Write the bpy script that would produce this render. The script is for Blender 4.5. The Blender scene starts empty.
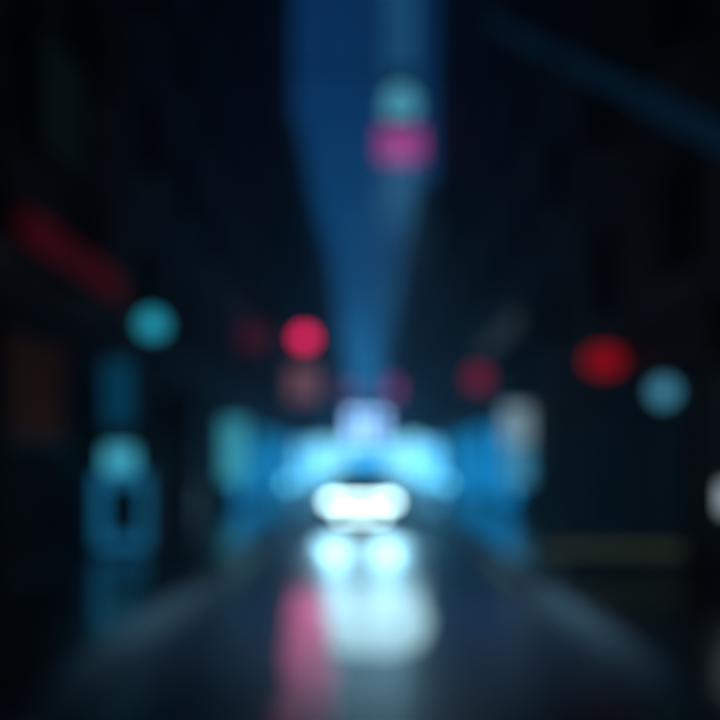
import bpy, bmesh, math, random
from mathutils import Vector, Matrix
random.seed(7)
S = bpy.context.scene
COL = S.collection
PI = math.pi

# ------------------------------------------------------------ camera
cam_d = bpy.data.cameras.new('camera')
cam = bpy.data.objects.new('camera', cam_d)
COL.objects.link(cam)
cam.location = (0, 0, 1.6)
cam.rotation_euler = (math.radians(90), 0, 0)
cam_d.sensor_width = 36
cam_d.lens = 36 * 772 / 720
cam_d.shift_x = -7 / 720
cam_d.shift_y = 102 / 720
cam_d.clip_start = 0.05
cam_d.clip_end = 2000
cam_d.dof.use_dof = True            # the photograph is wholly out of focus: focused very near, wide open
cam_d.dof.focus_distance = 0.5
cam_d.dof.aperture_fstop = 1.6
S.camera = cam

# ------------------------------------------------------------ night sky
GLOW = [(1.4, 6.2, 16, 1), (.15, 2.4, 5.0, 1), (.0, .52, 1.0, 1), (0, .12, .3, 1)]
W = bpy.data.worlds.new('World')
S.world = W
W.use_nodes = True
nt = W.node_tree
nt.nodes.clear()
SKY = nt.nodes.new('ShaderNodeTexSky')
SKY.sky_type = 'NISHITA'
SKY.sun_disc = False
SKY.sun_elevation = math.radians(2)
SKY.sun_rotation = math.radians(180)
SKY.ozone_density = 6
tint = nt.nodes.new('ShaderNodeMix'); tint.data_type = 'RGBA'; tint.blend_type = 'MULTIPLY'
tint.inputs[0].default_value = 1
tint.inputs[7].default_value = (0.003, 0.035, 0.05, 1)
bg = nt.nodes.new('ShaderNodeBackground')
bg.inputs['Strength'].default_value = 0.10
wo = nt.nodes.new('ShaderNodeOutputWorld')
nt.links.new(SKY.outputs[0], tint.inputs[6])
# the town's own sky glow, strongest just over the horizon
geo = nt.nodes.new('ShaderNodeTexCoord'); sep = nt.nodes.new('ShaderNodeSeparateXYZ')
ramp = nt.nodes.new('ShaderNodeValToRGB')
ramp.color_ramp.interpolation = 'EASE'
e = ramp.color_ramp.elements
e[0].position = 0.0; e[0].color = GLOW[0]
e[1].position = 0.5; e[1].color = GLOW[3]
for p_, c_ in ((0.11, GLOW[1]), (0.24, GLOW[2])):
    k = e.new(p_); k.color = c_
nt.links.new(geo.outputs['Generated'], sep.inputs[0])
nt.links.new(sep.outputs['Z'], ramp.inputs[0])
side = nt.nodes.new('ShaderNodeMapRange'); side.interpolation_type = 'SMOOTHSTEP'   # the centre of town lies ahead
side.inputs[1].default_value = .55; side.inputs[2].default_value = .95; side.inputs[3].default_value = .06
nt.links.new(sep.outputs['Y'], side.inputs[0])
glow = nt.nodes.new('ShaderNodeMix'); glow.data_type = 'RGBA'; glow.blend_type = 'MULTIPLY'; glow.inputs[0].default_value = 1
nt.links.new(ramp.outputs[0], glow.inputs[6]); nt.links.new(side.outputs[0], glow.inputs[7])
addc = nt.nodes.new('ShaderNodeMix'); addc.data_type = 'RGBA'; addc.blend_type = 'ADD'; addc.inputs[0].default_value = 1
nt.links.new(tint.outputs[2], addc.inputs[6]); nt.links.new(glow.outputs[2], addc.inputs[7])
nt.links.new(addc.outputs[2], bg.inputs['Color'])
nt.links.new(bg.outputs[0], wo.inputs['Surface'])

sd = bpy.data.lights.new('moon_light', 'SUN')
sd.energy = 0.015
sd.angle = math.radians(0.5)
sd.color = (0.7, 0.85, 1)
so = bpy.data.objects.new('moon_light', sd)
so.rotation_euler = (math.radians(50), 0, math.radians(-25))
COL.objects.link(so)

# ------------------------------------------------------------ render
S.render.engine = 'CYCLES'
S.view_settings.view_transform = 'Standard'
S.view_settings.look = 'None'
S.view_settings.exposure = 0
S.view_settings.gamma = 1
S.cycles.use_denoising = True
S.cycles.max_bounces = 6
S.cycles.volume_bounces = 1
S.cycles.sample_clamp_indirect = 6
S.cycles.caustics_reflective = True
S.cycles.blur_glossy = 0.5

# ------------------------------------------------------------ materials
def mat(name, col, rough=0.6, metal=0, noise=0.25, scale=3.0, bump=0.0, coat=0, spec=0.5, rvar=0):
    m = bpy.data.materials.new(name); m.use_nodes = True
    n = m.node_tree.nodes; l = m.node_tree.links
    b = n['Principled BSDF']
    b.inputs['Roughness'].default_value = rough
    b.inputs['Metallic'].default_value = metal
    b.inputs['Specular IOR Level'].default_value = spec
    b.inputs['Coat Weight'].default_value = coat
    if bump: b.inputs['Coat Roughness'].default_value = 0.30 if 'asphalt' in name else (0.42 if 'slush' in name else 0.22)
    tc = n.new('ShaderNodeTexCoord')
    nz = n.new('ShaderNodeTexNoise'); nz.inputs['Scale'].default_value = scale; nz.inputs['Detail'].default_value = 6
    l.new(tc.outputs['Object'], nz.inputs['Vector'])
    cr = n.new('ShaderNodeMix'); cr.data_type = 'RGBA'
    cr.inputs[6].default_value = (*[c * (1 - noise) for c in col], 1)
    cr.inputs[7].default_value = (*[min(1, c * (1 + noise)) for c in col], 1)
    l.new(nz.outputs['Fac'], cr.inputs[0])
    l.new(cr.outputs[2], b.inputs['Base Color'])
    if rvar:
        mr = n.new('ShaderNodeMapRange')
        mr.inputs[1].default_value = 0.35; mr.inputs[2].default_value = 0.65
        mr.inputs[3].default_value = max(0.02, rough - rvar); mr.inputs[4].default_value = rough + rvar
        nz2 = n.new('ShaderNodeTexNoise'); nz2.inputs['Scale'].default_value = 0.6; nz2.inputs['Detail'].default_value = 4
        l.new(tc.outputs['Object'], nz2.inputs['Vector'])
        l.new(nz2.outputs['Fac'], mr.inputs[0]); l.new(mr.outputs[0], b.inputs['Roughness'])
    if bump:
        nb = n.new('ShaderNodeTexNoise'); nb.inputs['Scale'].default_value = scale * 12; nb.inputs['Detail'].default_value = 5
        l.new(tc.outputs['Object'], nb.inputs['Vector'])
        bp = n.new('ShaderNodeBump'); bp.inputs['Strength'].default_value = bump; bp.inputs['Distance'].default_value = 0.01
        l.new(nb.outputs['Fac'], bp.inputs['Height']); l.new(bp.outputs[0], b.inputs['Normal'])
    return m

def brick_mat(name, col, mortar):
    m = mat(name, col, 0.8)
    n = m.node_tree.nodes; l = m.node_tree.links
    b = n['Principled BSDF']
    tc = n.new('ShaderNodeTexCoord'); sep = n.new('ShaderNodeSeparateXYZ'); cb = n.new('ShaderNodeCombineXYZ')
    ad = n.new('ShaderNodeMath'); ad.operation = 'ADD'
    l.new(tc.outputs['Object'], sep.inputs[0])
    l.new(sep.outputs['X'], ad.inputs[0]); l.new(sep.outputs['Y'], ad.inputs[1])
    l.new(ad.outputs[0], cb.inputs['X']); l.new(sep.outputs['Z'], cb.inputs['Y'])
    br = n.new('ShaderNodeTexBrick'); br.inputs['Scale'].default_value = 1
    br.inputs['Brick Width'].default_value = 0.24; br.inputs['Row Height'].default_value = 0.08
    br.inputs['Mortar Size'].default_value = 0.008
    br.inputs['Color1'].default_value = (*col, 1)
    br.inputs['Color2'].default_value = (*[c * 0.7 for c in col], 1)
    br.inputs['Mortar'].default_value = (*mortar, 1)
    l.new(cb.outputs[0], br.inputs['Vector']); l.new(br.outputs['Color'], b.inputs['Base Color'])
    return m

def emit(name, col, strength=1, var=0.0, scale=1.5):
    m = bpy.data.materials.new(name); m.use_nodes = True
    n = m.node_tree.nodes; l = m.node_tree.links
    b = n['Principled BSDF']
    b.inputs['Base Color'].default_value = (0.05, 0.05, 0.05, 1)
    b.inputs['Roughness'].default_value = 0.6
    b.inputs['Specular IOR Level'].default_value = 0.05
    b.inputs['Emission Color'].default_value = (*col, 1)
    b.inputs['Emission Strength'].default_value = strength
    if var:
        tc = n.new('ShaderNodeTexCoord'); nz = n.new('ShaderNodeTexNoise'); nz.inputs['Scale'].default_value = scale
        mr = n.new('ShaderNodeMapRange'); mr.inputs[1].default_value = 0.3; mr.inputs[2].default_value = 0.7
        mr.inputs[3].default_value = strength * (1 - var); mr.inputs[4].default_value = strength * (1 + var)
        l.new(tc.outputs['Object'], nz.inputs['Vector']); l.new(nz.outputs['Fac'], mr.inputs[0])
        l.new(mr.outputs[0], b.inputs['Emission Strength'])
    return m

M = dict(
    asphalt=mat('wet_asphalt', (0.003, 0.009, 0.034), 0.34, noise=0.4, scale=2, bump=0.25, rvar=0.05, spec=0.45, coat=.1),
    lampstreak=mat('red_lamp_reflection', (0.80, 0.05, 0.20), 0.5, noise=0.25, scale=5, bump=0.2, spec=.6),  # colour paints the red lantern's reflection
    slush=mat('slush_glare', (0.62, 0.66, 0.67), 0.6, noise=0.15, scale=1.2, bump=0.3, coat=1, spec=1.0),  # pale base paints the headlights' reflection on the wet road
    ground=mat('ground_dark', (0.04, 0.04, 0.04), 0.8),
    pave=mat('wet_paving', (0.012, 0.018, 0.030), 0.30, noise=0.3, scale=2, bump=0.2, rvar=0.08, coat=1),
    kerb=mat('granite_kerb', (0.13, 0.20, 0.28), 0.4, noise=0.2, scale=6, bump=0.1),
    brickA=brick_mat('dark_brick', (0.16, 0.09, 0.08), (0.16, 0.15, 0.14)),
    brickB=brick_mat('brown_brick', (0.14, 0.10, 0.085), (0.15, 0.14, 0.13)),
    conc=mat('stained_concrete', (0.19, 0.19, 0.19), 0.8, noise=0.3, scale=0.8, bump=0.2),
    render=mat('grey_render', (0.15, 0.155, 0.17), 0.85, noise=0.3, scale=0.7, bump=0.1),
    stone=mat('pale_stone', (0.28, 0.27, 0.26), 0.7, noise=0.2, scale=2),
    frame=mat('dark_frame', (0.03, 0.03, 0.035), 0.6, spec=.2),
    glass=mat('dark_glass', (0.01, 0.012, 0.015), 0.6, noise=0.1, spec=0.05),
    steel=mat('black_steel', (0.02, 0.02, 0.022), 0.35, metal=0.5),
    alu=mat('brushed_metal', (0.3, 0.3, 0.32), 0.35, metal=0.9),
    paint=mat('car_paint', (0.02, 0.022, 0.028), 0.25, coat=1, noise=0.05),
    rubber=mat('rubber', (0.02, 0.02, 0.02), 0.8),
    chrome=mat('chrome', (0.6, 0.6, 0.62), 0.12, metal=1, noise=0.05),
    plate=mat('plate_white', (0.7, 0.7, 0.7), 0.5, noise=0.05),
    yellow=mat('yellow_paint', (0.62, 0.42, 0.04), 0.5, noise=0.15),
    orange_glass=mat('amber_lens', (0.5, 0.18, 0.02), 0.2, noise=0.05),
    dimglass=mat('dim_lens', (0.03, 0.05, 0.03), 0.2, noise=0.05),
)
E = dict(
    head=emit('headlight_glow', (0.62, 0.95, 1.0), 13),
    front_fill=emit('front_fill_glow', (0.60, 0.95, 1.0), 10),
    cyan=emit('cyan_globe', (0.04, 0.72, 1.0), 0.52),
    pale=emit('pale_globe', (0.14, 0.62, 0.95), 0.45),
    white=emit('white_lamp', (0.7, 0.9, 1.0), 0.65),
    red=emit('lantern_red', (1.0, 0.015, 0.13), 2.4),
    bollard=emit('bloom_bollard_glow', (0.12, 0.70, 1.0), 3),
    bloomdim=emit('bloom_panel_deep_blue', (0.01, 0.34, 0.8), 0.55, .25, 2),
    bloommid=emit('bloom_panel_blue', (0.12, 0.56, 0.95), 1.9, .25, 2),
    panel=emit('bloom_panel_cyan', (0.22, 0.72, 1.0), 1.8, .2, 2),
    shopnavy=emit('shop_navy', (0.01, 0.30, 0.9), 0.003, 0.4, 0.6),
    red2=emit('wall_sign_red', (1.0, 0.003, 0.02), 0.30),
    red3=emit('small_sign_red', (1.0, 0.04, 0.2), 0.18),
    redband=emit('red_band', (1.0, 0.03, 0.09), 0.027, 0.35, 0.8),
    redfaint=emit('red_faint', (1.0, 0.05, 0.2), 0.05),
    magenta=emit('magenta_sign', (1.0, 0.13, 0.72), 0.40),
    magdim=emit('magenta_dim', (1.0, 0.1, 0.75), 0.35),
    pink=emit('pink_dim', (1.0, 0.4, 0.55), 0.2),
    beacon=emit('beacon', (0.16, 0.72, 1.0), 0.42),
    shopdim=emit('shop_blue_dim', (0.002, 0.36, 0.9), 0.85, 0.5, 0.5),
    shop=emit('shop_blue', (0.003, 0.38, 0.85), 0.9, 0.5, 0.35),
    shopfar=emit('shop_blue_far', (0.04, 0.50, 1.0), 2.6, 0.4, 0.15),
    door=emit('door_cyan', (0.10, 0.75, 1.0), 0.42, 0.2),
    doorw=emit('door_white', (0.55, 0.85, 1.0), 0.34, 0.2),
    doorb=emit('door_blue', (0.12, 0.6, 1.0), 0.40, 0.2),
    strip=emit('barrier_glow', (0.60, 0.85, 0.50), 0.05),
    vend=emit('vending_panel', (0.03, 0.46, 0.95), 0.26, 0.2),
    vendtop=emit('vending_header', (0.10, 0.72, 1.0), 0.6),
    vsign=emit('vertical_sign', (0.01, 0.36, 0.75), 0.11),
    amber=emit('amber_window', (1.0, 0.33, 0.0), 0.009, 0.3),
    greenish=emit('faint_window', (0.3, 0.9, 0.9), 0.004, 0.3),
    greyband=emit('grey_band', (0.6, 0.85, 1.0), 0.035, 0.2),
    tube=emit('blue_tube', (0.03, 0.42, 0.95), 0.022),
    towerwin=emit('tower_windows', (0.10, 0.62, 1.0), 0.30, 0.6, 0.05),
    endwin=emit('end_windows', (0.30, 0.57, 1.0), 6.5, 0.4, 0.1),
    blu=emit('upper_blue', (0.03, 0.3, 0.8), 0.10, 0.6, 0.3),
)

# ------------------------------------------------------------ mesh helpers
class MB:
    def __init__(s): s.bm = bmesh.new()
    def box(s, x0, x1, y0, y1, z0, z1, bevel=0):
        r = bmesh.ops.create_cube(s.bm, size=1)['verts']
        for v in r:
            v.co = Vector(((x0 + x1) / 2 + v.co.x * (x1 - x0), (y0 + y1) / 2 + v.co.y * (y1 - y0), (z0 + z1) / 2 + v.co.z * (z1 - z0)))
        if bevel:
            es = list({e for v in r for e in v.link_edges})
            bmesh.ops.bevel(s.bm, geom=es, offset=bevel, segments=2, affect='EDGES')
        return s
    def tube(s, p, q, r0, r1=None, n=16):
        r1 = r0 if r1 is None else r1
        p, q = Vector(p), Vector(q); d = q - p
        g = bmesh.ops.create_cone(s.bm, cap_ends=True, segments=n, radius1=r0, radius2=r1, depth=d.length)['verts']
        m = Matrix.Translation((p + q) / 2) @ Vector((0, 0, 1)).rotation_difference(d.normalized()).to_matrix().to_4x4()
        bmesh.ops.transform(s.bm, matrix=m, verts=g)
        return s
    def ball(s, c, r, sz=1, sx=1, sy=1):
        g = bmesh.ops.create_uvsphere(s.bm, u_segments=24, v_segments=14, radius=r)['verts']
        for v in g: v.co = Vector((v.co.x * sx + c[0], v.co.y * sy + c[1], v.co.z * sz + c[2]))
        return s
    def ring(s, u0, u1, v0, v1, t, mk):     # rectangular frame in a plane; mk(u0,u1,v0,v1) adds a box
        mk(u0, u1, v0, v0 + t); mk(u0, u1, v1 - t, v1)
        mk(u0, u0 + t, v0 + t, v1 - t); mk(u1 - t, u1, v0 + t, v1 - t)
        return s
    def loft(s, rings, closed=True):
        vs = [[s.bm.verts.new(c) for c in r] for r in rings]
        n = len(vs[0])
        for a, b in zip(vs, vs[1:]):
            for i in range(n if closed else n - 1):
                s.bm.faces.new((a[i], a[(i + 1) % n], b[(i + 1) % n], b[i]))
        if closed:
            s.bm.faces.new(vs[0][::-1]); s.bm.faces.new(vs[-1])
        bmesh.ops.recalc_face_normals(s.bm, faces=s.bm.faces)
        return s
    def build(s, name, m, parent=None, smooth=False):
        me = bpy.data.meshes.new(name); s.bm.to_mesh(me); s.bm.free()
        me.materials.append(m)
        if smooth:
            for p in me.polygons: p.use_smooth = True
        o = bpy.data.objects.new(name, me); COL.objects.link(o)
        if parent: o.parent = parent
        return o
def thing(name, loc, label, cat, group=None):
    o = bpy.data.objects.new(name, None); COL.objects.link(o)
    o.location = loc; o['label'] = label; o['category'] = cat; o['kind'] = 'thing'
    o.empty_display_size = 0.2
    if group: o['group'] = group
    return o
def struct(o): o['kind'] = 'structure'; return o
def copy_tree(o, parent=None):
    c = o.copy(); COL.objects.link(c)
    if parent: c.parent = parent
    for ch in [k for k in o.children]: copy_tree(ch, c)
    return c

KX, FX = 1.95, 4.4          # kerb line and facade line either side of the road
# ------------------------------------------------------------ ground, road, pavements
struct(MB().box(-400, 400, -60, 260, -0.6, -0.014).build('ground', M['ground']))
def sheet(name, x0, x1, y0, y1, z, m, holes=None):
    b = MB(); ny = int((y1 - y0) / 2)
    for i in range(ny):
        a, c = y0 + (y1 - y0) * i / ny, y0 + (y1 - y0) * (i + 1) / ny
        vs = [b.bm.verts.new(p) for p in ((x0, a, z), (x1, a, z), (x1, c, z), (x0, c, z))]
        b.bm.faces.new(vs)
    bmesh.ops.remove_doubles(b.bm, verts=b.bm.verts, dist=1e-4)
    return b.build(name, m)
struct(sheet('road', -KX - .05, KX + .05, -12, 188, 0.0, M['asphalt']))
# pale sheet painting the headlights' reflection and light pool on the road
b = MB(); n = 64; vs = []
for i in range(n):
    t = 2 * PI * i / n; c_, s_ = math.cos(t), math.sin(t)
    yy = 11.5 + 5.1 * math.copysign(abs(s_) ** .45, s_)
    hw = .52 + .50 * (yy - 6) / 9.8
    wob = .05 * math.sin(5 * t) + .04 * math.sin(11 * t + 1)
    vs.append(b.bm.verts.new((.05 + (yy - 6) * .005 + (hw + wob) * math.copysign(abs(c_) ** .5, c_), yy + wob, .004)))
b.bm.faces.new(vs)
struct(b.build('road_glare', M['slush']))  # 'slush' is the painted headlight reflection
# red lantern's reflection painted as a pink streak, fanning from the camera
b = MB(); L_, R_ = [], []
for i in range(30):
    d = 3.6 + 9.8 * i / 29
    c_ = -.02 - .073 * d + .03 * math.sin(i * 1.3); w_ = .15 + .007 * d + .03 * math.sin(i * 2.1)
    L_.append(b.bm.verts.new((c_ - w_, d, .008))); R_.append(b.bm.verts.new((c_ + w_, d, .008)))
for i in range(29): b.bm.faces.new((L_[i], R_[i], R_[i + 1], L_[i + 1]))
struct(b.build('lamp_reflection', M['lampstreak']))
for s, nm in ((-1, 'pavement_left'), (1, 'pavement_right')):
    b = MB(); a, c = sorted((s * (KX + 0.28), s * (FX + 0.05)))
    b.box(a, c, -12, 186, -0.01, 0.12)
    struct(b.build(nm, M['pave']))
    b = MB()
    for i in range(99):                      # kerb stones, two metres each
        a, c = sorted((s * KX, s * (KX + 0.277)))
        b.box(a, c, -12 + i * 2 + .006, -10 + i * 2 - .006, -0.01, 0.128, 0.012)
    o = struct(b.build('kerb_left' if s < 0 else 'kerb_right', M['kerb']))

# ------------------------------------------------------------ buildings
def facade_box(b, side, d0, d1, y0, y1, z0, z1):
    """a box on the facade of one side: d = distance out from the wall towards the street"""
    x = sorted((side * (FX - d0), side * (FX - d1)))
    b.box(x[0], x[1], y0, y1, z0, z1)
def window(root, side, yc, zc, w, h, pane):
    b = MB()
    b.ring(yc - w / 2, yc + w / 2, zc - h / 2, zc + h / 2, 0.07, lambda u0, u1, v0, v1: facade_box(b, side, 0.003, 0.08, u0, u1, v0, v1))
    facade_box(b, side, 0.003, 0.06, yc - 0.02, yc + 0.02, zc - h / 2 + .07, zc + h / 2 - .07)
    f = b.build('window', M['frame'], root)
    b = MB(); facade_box(b, side, 0.003, 0.03, yc - w / 2 + .072, yc - .022, zc - h / 2 + .072, zc + h / 2 - .072)
    facade_box(b, side, 0.003, 0.03, yc + .022, yc + w / 2 - .072, zc - h / 2 + .072, zc + h / 2 - .072)
    b.build('pane', pane, f)
    b = MB(); facade_box(b, side, 0.003, 0.14, yc - w / 2 - .06, yc + w / 2 + .06, zc - h / 2 - .09, zc - h / 2 - .004)
    b.build('sill', M['stone'], f)
def building(side, y0, y1, h, wall, label, shop, name='street_building', lit=(), door_at=None, base=3.1, shops=True, winh=1.7, step=3.2, maxz=99):
    r = thing(name, (0, 0, 0), label, 'building', 'buildings along the narrow street')
    b = MB(); x = sorted((side * FX, side * (FX + 12)))
    b.box(x[0], x[1], y0 + 0.002, y1 - 0.002, 0, h)
    b.build('wall', wall, r)
    b = MB()
    facade_box(b, side, 0.003, 0.35, y0 + .01, y1 - .01, h - 0.5, h - 0.1)
    facade_box(b, side, 0.003, 0.22, y0 + .01, y1 - .01, h - 0.9, h - 0.503)
    b.build('cornice', M['stone'], r)
    b = MB(); facade_box(b, side, 0.003, 0.16, y0 + .01, y1 - .01, base + .15, base + .5)
    b.build('fascia', M['frame'], r)
    # parapet cap, rooftop plant
    b = MB(); b.box(*sorted((side * (FX + 3), side * (FX + 6))), (y0 + y1) / 2 - 1.5, (y0 + y1) / 2 + 1.5, h + .002, h + 2.0)
    b.build('roof_plant_room', M['conc'], r)
    L = y1 - y0; n = max(2, int(L / step)); nw = 0
    z = base + 1.9
    while z + winh / 2 < h - 1.2 and z < maxz:
        for i in range(n):
            if nw >= 96: break
            yc = y0 + L * (i + .5) / n
            window(r, side, yc, z, 1.25, winh, E['blu'] if (i + int(z)) % 7 == 0 and y0 > 60 else M['glass'])
            nw += 1
        z += 3.1
    if shops:
        k = max(1, int(L / 5.2)); w = L / k
        for i in range(k):
            a, c = y0 + i * w + .35, y0 + (i + 1) * w - .35
            mid = c - 1.15
            sm = shop(i) if callable(shop) else shop
            f = MB(); f.ring(a, mid, .22, base - .1, .1, lambda u0, u1, v0, v1: facade_box(f, side, .003, .1, u0, u1, v0, v1))
            facade_box(f, side, .003, .08, (a + mid) / 2 - .03, (a + mid) / 2 + .03, .32, base - .2)
            facade_box(f, side, .003, .09, a, mid, .12, .217)
            fo = f.build('shop_window', M['frame'], r)
            f = MB(); facade_box(f, side, .003, .04, a + .102, (a + mid) / 2 - .032, .322, base - .202)
            facade_box(f, side, .003, .04, (a + mid) / 2 + .032, mid - .102, .322, base - .202)
            f.build('pane', sm, fo)
            f = MB(); facade_box(f, side, .003, .07, mid + .06, c, .125, 2.3)
            do = f.build('door', M['frame'], r)
            f = MB(); facade_box(f, side, .072, .085, mid + .2, c - .14, .5, 2.15)
            f.build('pane', sm, do)
            f = MB(); f.tube((side * (FX - .12), mid + .14, 1.0), (side * (FX - .12), mid + .14, 1.3), .015)
            f.build('handle', M['alu'], do)
    return r
G = M['glass']
B = building
B(-1, -8, 14, 24, M['brickA'], 'dark brick building nearest on the left, with the red fascia sign and dim amber window', G)
B(-1, 14, 30, 33, M['render'], 'dark rendered building on the left behind the dark round pillar', lambda i: E['shopdim'] if i > 1 else G)
B(-1, 30, 46, 42, M['brickB'], 'tallest left-hand building, its corner edging the strip of blue sky', E['shop'])
B(-1, 46, 75, 22, M['conc'], 'lower left building just past the tall corner, fading into blue haze', E['shop'])
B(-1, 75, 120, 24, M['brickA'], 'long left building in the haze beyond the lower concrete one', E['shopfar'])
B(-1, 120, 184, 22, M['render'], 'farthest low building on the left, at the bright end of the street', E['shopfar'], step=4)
B(1, -8, 16, 26, M['brickB'], 'dark brick building nearest on the right, behind the wall lantern', E['shopnavy'])
B(1, 16, 34, 34, M['conc'], 'dark concrete building on the right with the pale lit doorway', lambda i: E['shopdim'] if i else G)
B(1, 34, 50, 44, M['brickA'], 'tall right-hand brick building that carries the magenta sign', E['shop'])
B(1, 50, 62, 19, M['render'], 'low rendered building on the right just past the magenta sign', E['shop'])
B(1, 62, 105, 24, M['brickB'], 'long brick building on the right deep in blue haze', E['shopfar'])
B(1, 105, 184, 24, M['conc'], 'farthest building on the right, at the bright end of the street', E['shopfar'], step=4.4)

# end of the street
def front(name, label, x0, x1, y, depth, h, wall, win, nx, dz, cat='building', ww=1.2, wh=1.6, z0=2.4, strip=False):
    r = thing(name, (0, 0, 0), label, cat)
    MB().box(x0, x1, y, y + depth, 0, h).build('wall', wall, r)
    MB().box(x0 - .3, x1 + .3, y - .3, y + depth + .3, h + .002, h + .8).build('cornice', M['stone'], r)
    z = z0; cnt = 0
    while z + wh < h - .8:
        for i in range(1 if strip else nx):
            if cnt >= 98: break
            if strip: a, c = x0 + .8, x1 - .8
            else:
                xc = x0 + (x1 - x0) * (i + .5) / nx; a, c = xc - ww / 2, xc + ww / 2
            b = MB(); b.ring(a, c, z, z + wh, .12, lambda u0, u1, v0, v1: b.box(u0, u1, y - .12, y - .003, v0, v1))
            f = b.build('window', M['frame'], r)
            b = MB()
            m = 7 if strip else 1
            for k in range(m):
                p = a + .122 + (c - a - .244) * k / m; q = a + .122 + (c - a - .244) * (k + 1) / m
                b.box(p + .03 * (m > 1), q - .03 * (m > 1), y - .06, y - .003, z + .122, z + wh - .122)
            b.build('pane', win, f); cnt += 1
        z += dz
    return r
front('terminal_building', 'pale bright-lit building closing the far end of the street', -16, 16, 190, 14, 16.5, M['stone'], E['endwin'], 9, 3.1, ww=2.4, wh=2.2, z0=5.4)
front_r = COL.objects['terminal_building']
b = MB(); b.ring(-13, 13, .15, 4.6, .2, lambda u0, u1, v0, v1: b.box(u0, u1, 189.7, 189.99, v0, v1))
for k in range(1, 6): b.box(-13 + k * 26 / 6 - .1, -13 + k * 26 / 6 + .1, 189.72, 189.97, .35, 4.4)
sw = b.build('shop_window', M['frame'], front_r)
b = MB()
for k in range(6): b.box(-13 + k * 26 / 6 + .11 + .1 * (k == 0), -13 + (k + 1) * 26 / 6 - .11 - .1 * (k == 5), 189.85, 189.98, .36, 4.39)
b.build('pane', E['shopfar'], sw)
front('office_tower', 'very tall hazy tower of pale lit windows rising above the street', 4.2, 15.6, 232, 14, 175, M['render'], E['towerwin'], 4, 3.6, cat='tower', ww=2, wh=2.4, strip=True, z0=20)

# ------------------------------------------------------------ car
def make_car(x, y):
    r = thing('car', (x, y, 0), 'dark car driving towards the camera with both headlights shining', 'car')
    def sec(yy, w, zb, zt, t):          # rounded cross-section of the hull
        pts = []
        for (fx, fz) in ((-.9, 0), (-1, .12), (-1, .55), (-t, 1), (t, 1), (1, .55), (1, .12), (.9, 0)):
            pts.append((fx * w / 2, yy, zb + (zt - zb) * fz))
        return pts
    rings = [sec(0, 1.40, .30, .60, .8), sec(.06, 1.60, .22, .70, .84), sec(.30, 1.74, .18, .80, .86), sec(1.2, 1.78, .18, .92, .88),
             sec(2.4, 1.80, .18, .95, .9), sec(3.6, 1.78, .18, .98, .88), sec(4.1, 1.70, .22, .95, .85), sec(4.3, 1.5, .35, .85, .82)]
    b = MB().loft(rings); body = b.build('body', M['paint'], r, True)
    def cs(yy, w, zt): return [(-w / 2, yy, .90), (-w / 2 * .82, yy, zt), (w / 2 * .82, yy, zt), (w / 2, yy, .90)]
    MB().loft([cs(1.75, 1.42, 1.40), cs(2.2, 1.44, 1.455), cs(2.9, 1.42, 1.44), cs(3.3, 1.36, 1.35)]).build('roof', M['paint'], r)
    ws = MB().loft([[(-.72, 1.02, .90), (-.70, 1.02, .915), (.70, 1.02, .915), (.72, 1.02, .90)], [(-.70, 1.74, .90), (-.58, 1.74, 1.395), (.58, 1.74, 1.395), (.70, 1.74, .90)]])
    ws.build('windscreen', M['glass'], r)
    for s in (-1, 1):
        b = MB().ball((s * .62, .10, .665), .15, sz=.62, sx=1.2, sy=.55); hl = b.build('headlight', E['head'], r, True)
        b = MB()
        b.tube((s * .62, .16, .665), (s * .62, .30, .665), .17, .12, 20); b.build('bezel', M['chrome'], hl)
        MB().box(s * .40 - .10, s * .40 + .10, -.03, .03, .32, .42, .02).build('fill_lamp', E['front_fill'], r)  # lit blocks added to brighten the front between the headlights
        b = MB().ball((s * .98, 1.35, .98), .11, sz=.65, sy=.5, sx=1.1); b.tube((s * .84, 1.36, .95), (s * .95, 1.36, .97), .02)
        b.build('wing_mirror', M['paint'], r, True)
        for wy in (.85, 3.45):
            b = MB().tube((s * .70, wy, .315), (s * .90, wy, .315), .315, .315, 28); w = b.build('wheel', M['rubber'], r)
            b = MB().tube((s * .90, wy, .315), (s * .915, wy, .315), .20, .18, 20); b.build('rim', M['alu'], w)
        b = MB().box(s * .893 - .003, s * .893 + .003, 1.6, 3.0, .3, .9); b.build('door', M['paint'], r)
    b = MB()
    for k in range(4): b.box(-.38, .38, -.012, .10, .46 + k * .055, .48 + k * .055)
    b.box(-.40, .40, .0, .08, .44, .66)
    b.build('grille', M['chrome'], r)
    MB().box(-.26, .26, -.04, -.015, .44, .55, .005).build('number_plate', M['plate'], r)
    MB().box(-.80, .80, .0, .2, .22, .32, .03).build('bumper', M['steel'], r)
    MB().box(-.46, .46, -.03, -.013, .66, .74, .005).build('fill_bar', E['front_fill'], r)  # glowing bars added to fill the gap between the headlights
    MB().box(-.28, .28, -.03, -.003, .33, .38, .005).build('fill_bar', E['front_fill'], r)
    # the headlights' own beams
    for s in (-1, 1):
        l = bpy.data.lights.new('headlight_beam', 'SPOT'); l.energy = 250; l.spot_size = math.radians(40); l.spot_blend = 1
        l.shadow_soft_size = 0.34; l.color = (.35, .78, 1)
        o = bpy.data.objects.new('headlight_beam', l); COL.objects.link(o); o.parent = r
        o.location = (s * .62, -.06, .66); o.rotation_euler = (math.radians(-87.5), 0, 0)
    return r
make_car(-0.14, 17.8)

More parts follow.
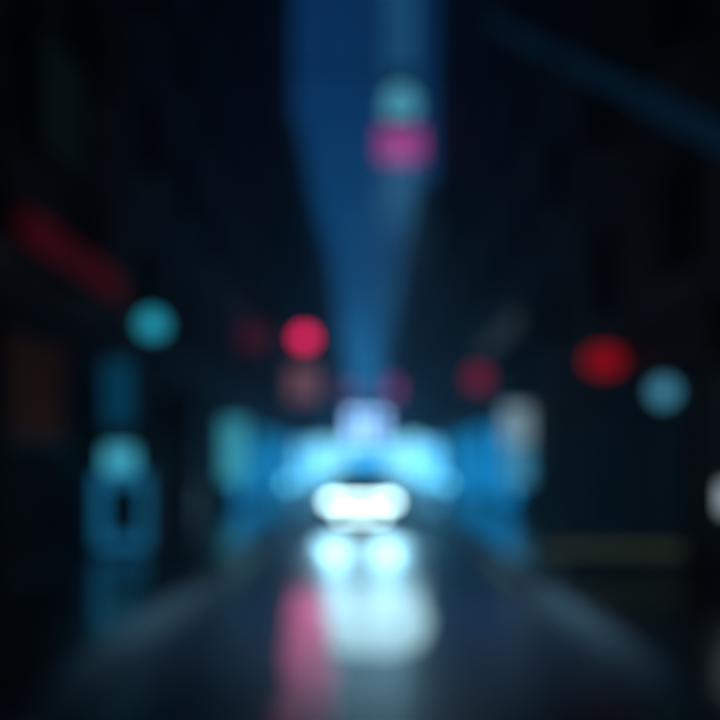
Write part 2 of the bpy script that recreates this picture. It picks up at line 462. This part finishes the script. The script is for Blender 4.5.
# ------------------------------------------------------------ street furniture
# left lamp post with a globe
def lamp_post(x, y, z, label, em):
    r = thing('street_lamp', (x, y, .12), label, 'street lamp')
    H = z - .12
    MB().tube((0, 0, 0), (0, 0, .12), .13, .10).tube((0, 0, .12), (0, 0, .5), .075, .055).build('base', M['steel'], r)
    MB().tube((0, 0, .5), (0, 0, H - .27), .045, .032).build('post', M['steel'], r)
    MB().tube((0, 0, H - .27), (0, 0, H - .15), .06, .12).build('collar', M['steel'], r)
    MB().ball((0, 0, H), .155).build('lamp_globe', em, r, True)
    MB().tube((0, 0, H + .17), (0, 0, H + .24), .08, .01).build('cap', M['steel'], r)
    return r
lamp_post(-2.50, 9.0, 3.2, 'black post topped by a glowing cyan globe on the left pavement', E['cyan'])
# wall lantern on the right
r = thing('wall_lantern', (FX, 10.7, 2.57), 'round pale blue glowing lantern on a bracket on the right wall', 'lantern')
MB().box(-.03, -.002, -.08, .08, -.12, .30).build('back_plate', M['steel'], r)
MB().tube((-.03, 0, .27), (-.30, 0, .27), .018).tube((-.29, 0, .28), (-.29, 0, .19), .015).build('bracket', M['steel'], r)
MB().ball((-.29, 0, 0), .175).build('lamp_globe', E['pale'], r, True)
MB().tube((-.29, 0, .18), (-.29, 0, .23), .10, .02).build('cap', M['steel'], r)
# bollard light at the right edge
r = thing('bollard_light', (4.22, 9.0, .12), 'short bollard with a white lit head at the right edge', 'bollard')
MB().tube((0, 0, 0), (0, 0, .9), .07, .06).build('post', M['steel'], r)
MB().tube((0, 0, .9), (0, 0, 1.22), .085).build('lamp_head', E['white'], r)
MB().tube((0, 0, 1.222), (0, 0, 1.27), .10, .07).build('cap', M['steel'], r)
# dark round pillar on the left pavement
r = thing('round_pillar', (-2.78, 11.4, .12), 'dark round pillar standing right of the vending machine', 'pillar')
MB().tube((0, 0, 0), (0, 0, .2), .29, .27, 28).build('plinth', M['conc'], r)
MB().tube((0, 0, .2), (0, 0, 2.35), .26, .26, 28).build('shaft', M['steel'], r, False)
MB().tube((0, 0, 2.35), (0, 0, 2.45), .30, .29, 28).tube((0, 0, 2.45), (0, 0, 2.62), .27, .04, 28).build('cap', M['steel'], r)
# vending machine end-on against the left wall
r = thing('vending_machine', (-3.87, 12.3, .12), 'blue-lit vending machine with a bright cyan header and dark centre, against the left wall', 'vending machine')
MB().box(-.5, .5, 0, .75, .04, 1.83, .015).build('cabinet', M['frame'], r)
b = MB(); b.ring(-.46, .46, .10, 1.30, .19, lambda u0, u1, v0, v1: b.box(u0, u1, -.03, -.002, v0, v1)); b.build('lit_panel', E['vend'], r)
MB().box(-.265, .265, -.02, -.002, .295, 1.105).build('display_window', M['glass'], r)
MB().box(-.30, .18, -.05, -.002, 1.33, 1.72, .01).build('lit_header', E['vendtop'], r)
MB().box(.24, .42, -.03, -.002, 1.34, 1.5).build('coin_panel', M['alu'], r)
for sx in (-.42, .42):
    MB().box(sx - .04, sx + .04, .08, .68, 0, .038).build('foot', M['steel'], r)
# vertical sign above it
r = thing('vertical_sign', (-FX, 12.6, 2.15), 'dim blue upright sign on the left wall above the vending machine', 'sign')
MB().box(.10, .62, -.05, .05, 0, 1.15, .01).build('housing', M['steel'], r)
MB().box(.13, .59, -.065, -.052, .04, 1.11).build('lit_face', E['vsign'], r)
for z in (.2, .95): MB().box(.002, .10, -.03, .03, z, z + .06).build('bracket', M['steel'], r)
# low yellow barrier on the right pavement
r = thing('yellow_barrier', (3.35, 10.5, .12), 'low yellow barrier with an added glow standing across the right pavement', 'barrier')
MB().box(-.95, .95, -.02, .02, .18, .40, .006).build('plank', M['yellow'], r)
MB().box(-.93, .93, -.03, -.022, .24, .34, .002).build('glow_strip', E['strip'], r)  # glow added so the plank shows brighter
for sx in (-.75, .75):
    MB().box(sx - .03, sx + .03, .022, .06, .04, .42).box(sx - .04, sx + .04, -.22, .26, 0, .038).build('leg', M['steel'], r)

# round red lantern on a mast above the left pavement
r = thing('mast_lantern', (-2.32, 28.7, .12), 'bright round red lantern on a dark mast above the left pavement', 'lantern')
MB().tube((0, 0, 0), (0, 0, .12), .16, .13).tube((0, 0, .12), (0, 0, 5.66), .075, .05).build('post', M['steel'], r)
MB().tube((0, 0, 5.66), (0, 0, 5.80), .08, .16).build('collar', M['steel'], r)
MB().ball((0, 0, 6.08), .34, sz=.95).build('lamp_globe', E['red'], r, True)
MB().tube((0, 0, 6.38), (0, 0, 6.50), .16, .03).build('cap', M['steel'], r)
# bollard lights added along the kerbs for the glow around the car
def bollard(x, y):
    r = thing('bloom_bollard', (x, y, .12), 'cyan-white bollard light added for bloom beside and behind the car', 'bollard', 'bollards added along both kerbs')
    MB().tube((0, 0, 0), (0, 0, .05), .13, .12).tube((0, 0, .05), (0, 0, .68), .08).build('post', M['steel'], r)
    MB().tube((0, 0, .68), (0, 0, 1.0), .095).build('lamp_head', E['bollard'], r)
    MB().tube((0, 0, 1.002), (0, 0, 1.05), .11, .08).build('cap', M['steel'], r)
    return r
b0 = bollard(-2.45, 24)
ORD = dict(zip((24, 31, 39, 48, 58, 69), ('nearest', 'second', 'third', 'fourth', 'fifth', 'farthest')))
b0['label'] = 'cyan-white bollard light, nearest in the left kerb row'  # this bollard too is added for bloom
for y in (24, 31, 39, 48, 58, 69):
    for x in (-2.45, 2.45):
        if (x, y) != (-2.45, 24):
            c = copy_tree(b0); c.location = (x, y, .12); c['label'] = 'cyan-white bollard light added for bloom, %s in the %s kerb row' % (ORD[y], 'left' if x < 0 else 'right')

# glowing panels added on both pavements to make the blue bloom around the car
def panel(x, y, w, h, m, label):
    r = thing('bloom_panel', (x, y, .12), label, 'lit panel', 'panels added for the bloom, both pavements')
    for s_ in (-1, 1): MB().box(s_ * w * .36 - .04, s_ * w * .36 + .04, -.05, .05, 0, .248).build('leg', M['steel'], r)
    MB().box(-w / 2 - .05, w / 2 + .05, -.09, .09, .25, .35 + h, .02).build('housing', M['steel'], r)
    MB().box(-w / 2, w / 2, -.105, -.092, .30, .30 + h, .004).build('lit_face', m, r)
panel(-3.10, 28, .8, 1.9, E['bloomdim'], 'deep blue upright added glow panel on the left pavement, first of the left row')
panel(-2.95, 37, .9, 2.1, E['bloommid'], 'mid blue upright added glow panel on the left pavement, second of the left row')
panel(-2.80, 47, 1.0, 2.5, E['panel'], 'bright cyan added glow panel on the left, third of its row, beside the car')
panel(-2.75, 62, 1.2, 2.7, E['panel'], 'smallest-looking bright cyan added glow panel on the left, fourth of its row')
panel(3.30, 27, .8, 1.9, E['bloomdim'], 'deep blue upright added glow panel on the right pavement, first of the right row')
panel(2.95, 36, .9, 2.1, E['bloommid'], 'mid blue upright added glow panel on the right pavement, second of the right row')
panel(2.75, 47, 1.0, 2.7, E['panel'], 'bright cyan added glow panel on the right, third of its row, beside the car')
panel(2.70, 63, 1.2, 2.9, E['panel'], 'smallest-looking bright cyan added glow panel on the right, fourth of its row')

panel(-2.80, 90, 1.2, 3.6, E['panel'], 'tiny bright cyan added glow panel far away on the left, just above the car roof')
panel(2.75, 92, 1.2, 3.6, E['panel'], 'tiny bright cyan added glow panel far away on the right, just above the car roof')

# projecting signs: side +1 right wall, -1 left wall
def proj_sign(side, y, z, out0, out1, h, em, label, round_=False, name='projecting_sign'):
    r = thing(name, (side * FX, y, z), label, 'sign')
    a, c = sorted((-side * out0, -side * out1))
    if round_:
        xc = (a + c) / 2; R_ = (c - a) / 2
        for nm, mm, y0_, y1_, k in (('housing', M['steel'], -.06, .06, 1.0), ('lit_face', em, -.085, -.062, .93)):
            b = MB(); n = 28
            rg = [[(xc + R_ * k * math.cos(2 * PI * i / n), yy, h / 2 * k * math.sin(2 * PI * i / n)) for i in range(n)] for yy in (y0_, y1_)]
            b.loft(rg).build(nm, mm, r)
    else:
        MB().box(a - .03, c + .03, -.08, .08, -h / 2 - .03, h / 2 + .03, .01).build('housing', M['steel'], r)
        MB().box(a, c, -.10, -.082, -h / 2, h / 2).build('lit_face', em, r)
    e = sorted((0, -side * out0))
    for zz in ((-h * .25, h * .25) if not round_ else (0,)):
        MB().box(e[0] + .002 * (side < 0), e[1] - .002 * (side > 0), -.03, .03, zz - .03, zz + .03).build('bracket', M['steel'], r)
    return r
proj_sign(1, 12.9, 3.28, .12, .80, .46, E['red2'], 'deep red glowing oval sign on the right wall, left of the pale lantern', True)
proj_sign(1, 19.0, 3.65, 1.35, 2.0, .62, E['red3'], 'small dull red round sign hung out between the magenta sign and the pale doorway', True)
proj_sign(1, 48.0, 21.3, .95, 3.65, 2.0, E['magenta'], 'magenta glowing panel sign high over the street', False)
proj_sign(1, 100, 11.0, .2, 1.9, 2.2, E['magdim'], 'faint violet sign far down the right side of the street', False)
proj_sign(-1, 150, 20 - 4.6, .1, 1.8, 2.6, E['magdim'], 'violet sign far down on the left near the street end', False)
proj_sign(-1, 26, 5.8, .1, 1.1, .6, E['redfaint'], 'very faint red sign on the left wall, left of the bright red lantern', False)
proj_sign(-1, 43.5, 6.0, .1, 1.6, 1.8, E['pink'], 'dim greyish pink sign just below the bright red lantern', False)
# street lamp hung on a span wire over the middle of the road
LX, LY, LZ = .39, 9.0, 5.76
r = thing('pendant_lamp', (LX, LY, LZ), 'pale cyan street lamp hung on a wire over the road, directly above the magenta sign', 'lamp')
MB().ball((0, 0, 0), .21).build('lamp_globe', E['beacon'], r, True)
MB().tube((0, 0, .17), (0, 0, .27), .20, .08, 24).tube((0, 0, .27), (0, 0, .42), .04).build('cap', M['steel'], r)
w_ = []
b = MB()
for k in range(17):
    t = k / 16; w_.append(Vector((-FX + .002 + (2 * FX - .004) * t - LX, 0, .42 + .5 * (2 * t - 1) ** 2)))
for p_, q_ in zip(w_, w_[1:]): b.tube(p_, q_, .012, n=8)
b.build('span_wire', M['steel'], r)
MB().tube((0, 0, -.245), (0, 0, -.19), .11, .11, 24).build('added_downlight', M['steel'], r)
l = bpy.data.lights.new('added_road_spot', 'SPOT'); l.energy = 1600; l.spot_size = math.radians(60); l.spot_blend = 1  # strong spot added to brighten the pale sheet and streak on the road
l.shadow_soft_size = .08; l.color = (.60, .92, 1)
o = bpy.data.objects.new('added_road_spot', l); COL.objects.link(o); o.parent = r
o.location = (0, 0, -.26); o.rotation_euler = (math.radians(-13), math.radians(3), 0)

# long red fascia sign on the left wall
r = thing('fascia_sign', (-FX, 0, 4.45), 'long dark red lit band sign running along the left wall', 'sign')
MB().box(.17, .30, 9.25, 13.0, -.26, .26, .01).build('housing', M['steel'], r)
MB().box(.302, .325, 9.30, 12.95, -.22, .22).build('lit_face', E['redband'], r)
MB().box(.20, .27, 9.22, 9.248, -.2, .2).build('end_cap', E['redband'], r)
for y in (9.7, 12.4): MB().box(.002, .169, y, y + .06, -.03, .03).build('bracket', M['steel'], r)
# grey lit band on the right wall
r = thing('fascia_sign', (FX, 0, 5.5), 'faint grey band sign running along the right wall above the pale doorway', 'sign')
MB().box(-.30, -.17, 20.6, 27.4, -.35, .35, .01).build('housing', M['steel'], r)
MB().box(-.325, -.302, 20.7, 27.3, -.3, .3).build('lit_face', E['greyband'], r)
for y in (21, 26.8): MB().box(-.169, -.002, y, y + .06, -.03, .03).build('bracket', M['steel'], r)

# lit portals (doorway lightboxes) on each side
def portal(side, y, z0, z1, parts, label):
    r = thing('lit_doorway', (side * FX, y, 0), label, 'doorway')
    w = .75
    x = lambda a, c: sorted((-side * a, -side * c))
    a, c = x(.12, .95)
    MB().box(*x(.115, .98), .0, 1.4, z1 + .03, z1 + .16, .01).build('canopy', M['steel'], r)
    b = MB(); b.box(*x(.12, .17), -.02, .02, z0, z1).box(*x(.90, .95), -.02, .02, z0, z1); b.build('frame', M['steel'], r)
    for (p, q, m) in parts:
        MB().box(*x(.18, .89), -.015, .015, p, q).build('lit_panel', m, r)
    return r
portal(-1, 22.5, .13, 2.9, [(1.0, 2.85, E['door'])], 'upright cyan lit entrance on the left, between the pillar and the car glow')
portal(1, 19.9, .13, 3.1, [(2.05, 3.05, E['doorw']), (1.0, 2.0, E['doorb'])], 'upright lit entrance on the right, whitish at its top and blue below')

# individual lit windows of the near buildings
def lit_window(side, y0, y1, z0, z1, m, label):
    r = thing('lit_window', (0, 0, 0), label, 'window')
    b = MB(); b.ring(y0, y1, z0, z1, .08, lambda u0, u1, v0, v1: facade_box(b, side, .17, .27, u0, u1, v0, v1)); b.build('frame', M['steel'], r)
    b = MB(); facade_box(b, side, .003, .168, y0, y1, z0, z1); b.build('reveal', M['frame'], r)
    b = MB(); facade_box(b, side, .17, .2, y0 + .082, y1 - .082, z0 + .082, z1 - .082); b.build('pane', m, r)
lit_window(-1, 8.8, 10.7, 1.8, 3.2, E['amber'], 'dim amber bay window low on the left edge')
lit_window(-1, 9.7, 11.6, 5.6, 7.4, E['greenish'], 'barely lit greenish window high on the left wall')
lit_window(1, 9.4, 10.1, 2.9, 3.6, E['greenish'], 'barely lit small window on the right wall above the lantern')

# slanting blue tube on the right wall
r = thing('light_tube', (0, 0, 0), 'faint blue light tube slanting down across the upper right wall', 'light tube')
p, q = Vector((3.85, 24.5, 17.0 - 1.4)), Vector((3.85, 7.2, 4.65 - .3))
MB().tube(p, q, .14).build('tube', E['tube'], r, True)
for k in range(6):
    c = p.lerp(q, (k + .5) / 6)
    b = MB().box(c.x - .02, FX - .002, c.y - .03, c.y + .03, c.z + .13, c.z + .19)
    b.box(c.x - .02, c.x + .02, c.y - .03, c.y + .03, c.z - .19, c.z + .13)
    b.build('bracket', M['steel'], r)

# ------------------------------------------------------------ haze
b = MB(); b.box(-402, 402, -62, 262, -1.6, 180)
hz = b.build('haze', M['ground'])
hm = bpy.data.materials.new('haze'); hm.use_nodes = True
hm.node_tree.nodes.clear()
v = hm.node_tree.nodes.new('ShaderNodeVolumePrincipled')
v.inputs['Color'].default_value = (0.5, 0.74, 1, 1)
v.inputs['Density'].default_value = 0.004
v.inputs['Anisotropy'].default_value = 0.7
mo = hm.node_tree.nodes.new('ShaderNodeOutputMaterial')
hm.node_tree.links.new(v.outputs[0], mo.inputs['Volume'])
hz.data.materials[0] = hm
hz['kind'] = 'stuff'
